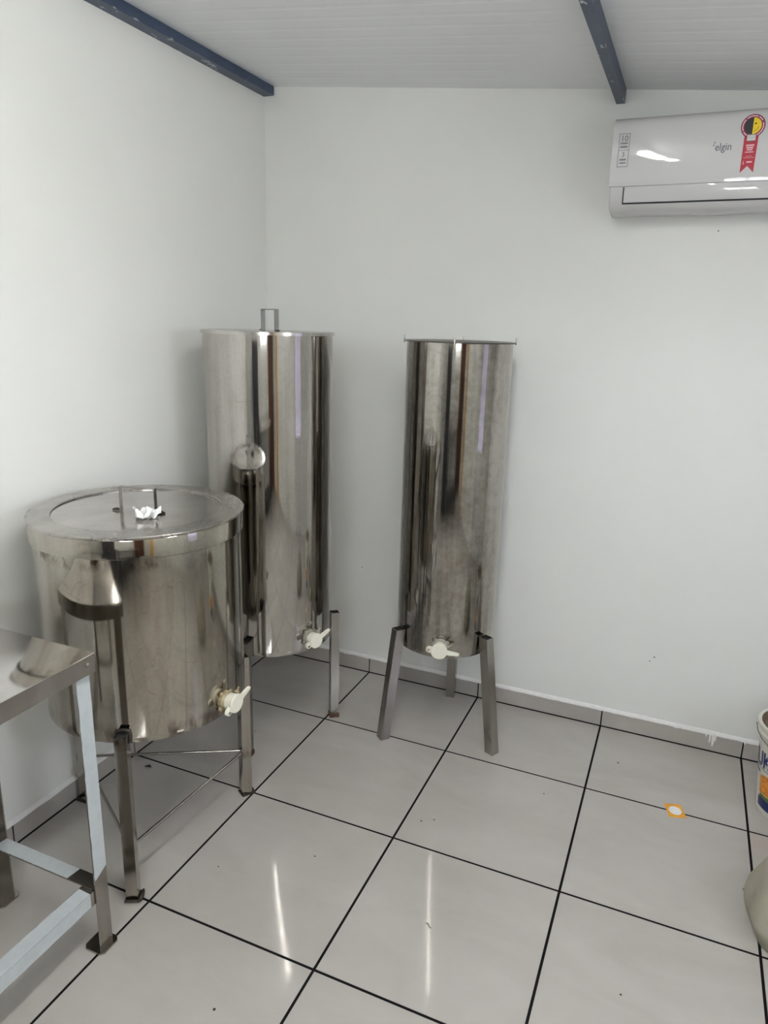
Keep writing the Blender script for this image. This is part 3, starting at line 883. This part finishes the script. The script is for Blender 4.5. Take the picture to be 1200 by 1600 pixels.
# efficiency seal: ribbon with a round half black, half yellow bulb emblem
SU, SV, SR = 2.0690, 2.4920, 0.0375
def circ_pts(u, v, r, a0=0, a1=360, n=40): return [(u + r * math.cos(R(a0 + (a1 - a0) * k / n)), v + r * math.sin(R(a0 + (a1 - a0) * k / n))) for k in range(n + (a1 - a0 < 360))]
seal = ac_poly([[(2.0465, 2.474), (2.0905, 2.474), (2.0895, 2.3475), (2.0685, 2.3690), (2.0475, 2.3475)]], 'ribbon_seal', M['crimson'])
ac_poly([circ_pts(SU, SV, SR)], 'seal_ring', M['maroon'], seal, 0.0009)
mb = MB()
for (a0, a1) in ((-62, 18), (30, 62), (68, 130), (138, 205), (212, 240)):
    n = 12
    A = [mb.bm.verts.new(acp(SU + 0.0335 * math.cos(R(a0 + (a1 - a0) * k / n)), SV + 0.0335 * math.sin(R(a0 + (a1 - a0) * k / n)), 0.0012)) for k in range(n + 1)]
    B = [mb.bm.verts.new(acp(SU + 0.0300 * math.cos(R(a0 + (a1 - a0) * k / n)), SV + 0.0300 * math.sin(R(a0 + (a1 - a0) * k / n)), 0.0012)) for k in range(n + 1)]
    for k in range(n): mb.bm.faces.new((A[k], A[k + 1], B[k + 1], B[k]))
mb.build('ring_lettering', M['pink'], seal)
ac_poly([circ_pts(SU, SV + 0.0005, 0.0262, 90, 270)], 'seal_dark_half', M['black'], seal, 0.0013)
ac_poly([circ_pts(SU, SV + 0.0005, 0.0262, -90, 90)], 'seal_yellow_half', M['yellow'], seal, 0.0013)
mb = MB()
mb.bm.faces.new([mb.bm.verts.new(acp(u, v, 0.0016)) for u, v in circ_pts(SU + 0.0075, SV + 0.0075, 0.0030, 0, 360, 14)])
for a0 in range(-78, -8, 10):
    mb.bm.faces.new([mb.bm.verts.new(acp(SU + r * math.cos(R(a)), SV + 0.001 + r * math.sin(R(a)), 0.0016)) for r, a in ((0.0165, a0), (0.0178, a0), (0.0178, a0 + 10), (0.0165, a0 + 10))])
mb.build('seal_marks', M['black'], seal)
ac_poly([rect(2.0555, 2.4475, 2.0820, 2.4655)], 'seal_socket', M['whiteprint'], seal, 0.0016)
ac_poly([rect(2.0555, 2.4475 + 0.004 * k, 2.0820, 2.4487 + 0.004 * k) for k in range(1, 5)] + [[(2.059, 2.4475), (2.079, 2.4475), (2.074, 2.4435), (2.064, 2.4435)]], 'socket_threads', M['logo'], seal, 0.0019)
ac_poly([rect(2.056, 2.4300, 2.081, 2.4350), rect(2.058, 2.4225, 2.079, 2.4275), rect(2.060, 2.4165, 2.077, 2.4205), rect(2.0555, 2.4100, 2.0815, 2.4130), rect(2.052, 2.3935, 2.085, 2.3945), rect(2.058, 2.3985, 2.079, 2.3995), rect(2.064, 2.3785, 2.081, 2.3830), rect(2.0515, 2.3745, 2.0575, 2.3762), rect(2.0535, 2.3745, 2.0555, 2.3845)], 'ribbon_lettering', M['pink'], seal, 0.0012)

# ------------------------------------------------------------------ pail at the right edge
px_, py_ = 2.545, -0.315
pb = empty('plastic_pail', (px_, py_, 0))
tag(pb, 'white plastic pail with navy lettering and food print, brown residue inside', 'bucket')
PH, RB, RT = 0.372, 0.112, 0.146
def pr(z): return RB + (RT - RB) * z / PH
MB().lathe([(0.0, 0.004), (RB - 0.01, 0.004), (RB - 0.006, 0.0), (RB, 0.003)] + [(pr(z), z) for z in (0.02, 0.1, 0.2, 0.3)] + [(pr(0.325), 0.325), (RT + 0.004, 0.328), (RT + 0.005, 0.336), (RT - 0.001, 0.340), (RT + 0.001, 0.355), (RT + 0.008, 0.358), (RT + 0.009, 0.370), (RT + 0.004, 0.374), (RT - 0.003, 0.371), (RT - 0.006, 0.30), (RB - 0.004, 0.01), (0.0, 0.009)], 72).build('body', M['bucket'], pb, 40)
MB().lathe([(0.0, 0.330)] + [(0.02 * k, 0.330 + (0.003 if k % 2 else -0.002)) for k in range(1, 7)] + [(0.131, 0.340), (0.1415, 0.366), (0.1395, 0.34), (0.0, 0.318)], 56).build('residue', M['brown'], pb, 50)
def wrap(az_deg, z, off=0.0006): 
    r = pr(z) + off
    return Vector((r * math.cos(R(az_deg)), r * math.sin(R(az_deg)), z))
def wrap_patch(name, f, mat, n=16, m=6, off=0.0006, parent=pb):
    """f(s, t) -> (azimuth, z) for s, t in 0..1"""
    mb = MB()
    gr = [[mb.bm.verts.new(wrap(*f(i / n, j / m), off)) for j in range(m + 1)] for i in range(n + 1)]
    for i in range(n):
        for j in range(m): mb.bm.faces.new((gr[i][j], gr[i + 1][j], gr[i + 1][j + 1], gr[i][j + 1]))
    return mb.build(name, mat, parent)
lab = text_mesh('SUK', 0.092, lambda x, y: wrap(-163 + math.degrees(x * 0.68 / 0.128), 0.226 + y), 'pail_lettering', M['navy'], pb, 0.003)
wrap_patch('food_print', lambda s, t: (-160 + 78 * s, 0.086 + 0.085 * t * (0.55 + 0.45 * math.sin(math.pi * min(1, s + 0.25)))), M['orange'], 24, 6)
wrap_patch('leaf_print', lambda s, t: (-158 + 40 * s, 0.066 + 0.018 * t), M['green'], 16, 2)
wrap_patch('navy_band', lambda s, t: (-163 + 76 * s, 0.028 + 0.042 * t - 0.01 * s), M['navy'], 20, 3, 0.0009)
wrap_patch('navy_stripe', lambda s, t: (-196 + 34 * s, 0.178 - 0.012 * s + 0.010 * t), M['navy'], 12, 2, 0.0009)
wrap_patch('fine_print', lambda s, t: (-186 + 44 * s, 0.1905 - 0.004 * s + 0.004 * t), M['print'], 12, 1, 0.0009)
ha = R(-101 - 84)
mb = MB()
pts = []
for k in range(13):
    t = k / 12 * math.pi
    pts.append(Vector(((RT + 0.010) * math.cos(ha + t), (RT + 0.010) * math.sin(ha + t), 0.345 - 0.045 * math.sin(t))))
mb.tube(pts, 0.0022, 6)
mb.build('wire_handle', M['screw'], pb, 50)

# ------------------------------------------------------------------ limp sack at the right edge
rnd = random.Random(8)
mb = MB()
bmesh.ops.create_icosphere(mb.bm, subdivisions=5, radius=1.0)
for v in mb.bm.verts:
    n = v.co.copy()
    a = math.atan2(n.y, n.x)
    z = n.z * 0.5 + 0.5
    prof_r = (1 - z) ** 0.42 * (0.86 + 0.35 * z) if z > 0.02 else 0.80
    fold = 0.035 * math.sin(7 * a + 3 * z) + 0.05 * noise.noise(n * 1.8) + 0.02 * noise.noise(n * 5)
    rr = math.hypot(n.x, n.y)
    k = (prof_r * (0.94 + fold) if rr > 1e-5 else 0)
    s = 1.0 if z > 0.25 else 0.86 + 0.14 * (z / 0.25)
    v.co = Vector((0.245 * k * s * n.x / max(rr, 1e-5), 0.235 * k * s * n.y / max(rr, 1e-5), 0.30 * max(0.0, z - 0.03) * (1 + 0.12 * noise.noise(n * 1.3)))) if rr > 0.12 or z > 0.5 else Vector((0.245 * n.x * 5, 0.235 * n.y * 5, 0.0))
sk = mb.build('sack', M['sack'], smooth=80)
sk.location = (2.548, -0.965, 0)
tag(sk, 'limp khaki sack slumped on the floor at the right edge', 'sack')

# ------------------------------------------------------------------ floor sticker, specks and scrap
q = [(2.097, -0.474), (2.158, -0.456), (2.182, -0.532), (2.120, -0.552)]
cxs, cys = sum(a for a, b in q) / 4, sum(b for a, b in q) / 4
mb = MB()
mb.prism([(a - cxs, b - cys) for a, b in q][::-1], 0.0, 0.0008)
st = mb.build('label_sticker', M['amber'])
st.location = (cxs, cys, 0.0002)
tag(st, 'small amber square label with a white oval lying on the floor', 'label')
MB().lathe([(0.0, 0.0009), (1.0, 0.0009), (1.0, 0.0012), (0.0, 0.0012)], 32, Matrix.Rotation(R(10), 4, 'Z') @ Matrix.Diagonal((0.0235, 0.026, 1, 1))).build('white_oval', M['whiteprint'], st)

rnd = random.Random(5)
speck = None
for (x, y, s) in ((0.364, -0.741, 0.8), (0.707, -1.494, 0.8), (1.258, -0.982, 1.0), (1.300, -0.955, 0.9), (1.903, -0.271, 1.2), (2.021, -1.42, 1.0), (0.983, -1.312, 0.9), (1.01, -1.929, 1.3), (2.364, -0.837, 0.9), (1.65, -0.62, 0.8)):
    if speck is None:
        mb = MB()
        bmesh.ops.create_icosphere(mb.bm, subdivisions=1, radius=0.0032)
        for v in mb.bm.verts: v.co = Vector((v.co.x * rnd.uniform(0.7, 1.4), v.co.y * rnd.uniform(0.7, 1.3), max(0, v.co.z * 0.45 + 0.001)))
        speck = mb.build('dirt_speck', M['dirt'])
        o = speck
    else: o = copy_obj(speck)
    o.location = (x, y, 0.0)
    o.scale = (s, s, s)
    o.rotation_euler = (0, 0, rnd.uniform(0, 6))
    tag(o, 'tiny dark speck of dirt on the floor tiles', 'speck', 'dirt specks on the floor')
mb = MB()
mb.tube([(-0.014, -0.006, 0.004), (-0.005, 0.001, 0.005), (0.004, 0.003, 0.006), (0.013, 0.001, 0.004)], [0.002, 0.004, 0.005, 0.002], 8)
lf = mb.build('dry_leaf_scrap', M['dirt'], smooth=60)
lf.location = (0.113, -1.157, 0.0)
tag(lf, 'small dark curled scrap on the floor under the low tank', 'debris')
mb = MB()
mb.tube([(-0.014, 0.008, 0.001), (-0.004, 0.004, 0.0035), (0.004, -0.004, 0.002), (0.012, -0.006, 0.0025)], [0.001, 0.0025, 0.002, 0.0012], 6)
sp = mb.build('plastic_scrap', M['greyplastic'], smooth=60)
sp.location = (1.448, -1.424, 0.0)
tag(sp, 'tiny pale plastic scrap on the floor in front of the narrow tank', 'debris')

# wall screws and specks on the back wall
scr = None
for x, z, s in ((0.54, 0.584, 1.0), (1.989, 0.395, 1.0), (1.972, 0.372, 0.8), (2.008, 2.185, 0.8)):
    if scr is None:
        scr = MB().lathe([(0.0, 0.0), (0.004, 0.0), (0.0035, 0.0012), (0.0, 0.0016)], 12, Matrix.Rotation(R(90), 4, 'X')).build('screw_head', M['print'], wb_)
        o = scr
    else: o = copy_obj(scr, wb_)
    o.location = (x, 0.0082, z)
    o.scale = (s, s, s)

# ------------------------------------------------------------------ lamp and added fill lamp on the middle purlin (above and behind the frame)
def batten(y, n, label):
    lp = empty('ceiling_lamp', (1.61, y, 2.651))
    tag(lp, label, 'lamp', 'batten lamps under the middle beam')
    hl = n * 0.35
    MB().box((-0.022, -hl, -0.022), (0.022, hl, 0.0), bevel=0.004).build('housing', M['alu'], lp)
    for k in range(n):
        ya = -hl + 0.7 * k + 0.02
        MB().box((-0.03, ya, -0.078), (0.03, ya + 0.66, -0.0222), bevel=0.012).build('diffuser', M['lampglow'], lp)
batten(-2.18, 2, 'long white batten lamp under the middle navy roof beam, mirrored in the air conditioner')
batten(-4.15, 1, 'short added batten lamp at the rear end of the middle navy roof beam')  # unseen fill lamp, added to lighten the back wall beside the narrow tank

# ------------------------------------------------------------------ furniture added behind the camera as dark shapes for the tanks to mirror
cb = empty('added_cabinet', (1.05, ROOM_Y + 0.25, 0))
tag(cb, 'tall dark cabinet added by the rear wall, seen only mirrored in the tanks', 'cabinet')
MB().box((-0.3, -0.24, 0.0), (0.3, 0.20, 1.62), bevel=0.004).build('body', M['cabinet'], cb)
for xa, xb, hx in ((-0.295, -0.003, -0.03), (0.003, 0.295, 0.03)):
    dr = MB().box((xa, 0.2005, 0.04), (xb, 0.22, 1.60), bevel=0.003).build('door', M['cabinet'], cb)
    MB().box((hx - 0.006, 0.22, 0.75), (hx + 0.006, 0.24, 0.92), bevel=0.002).build('handle', M['screw'], dr)
bn = empty('added_bench', (2.1, ROOM_Y + 0.32, 0))
tag(bn, 'dark low bench added by the rear wall, seen only mirrored in the tanks', 'bench')
MB().box((-0.65, -0.3, 0.86), (0.65, 0.3, 0.90), bevel=0.004).build('bench_top', M['leg'], bn)
MB().box((-0.6, -0.28, 0.15), (0.6, 0.26, 0.19), bevel=0.004).build('shelf', M['cabinet'], bn)
for sx in (-0.62, 0.62):
    for sy in (-0.27, 0.27): MB().box((sx - 0.02, sy - 0.02, 0.0), (sx + 0.02, sy + 0.02, 0.8598)).build('leg', M['cabinet'], bn)
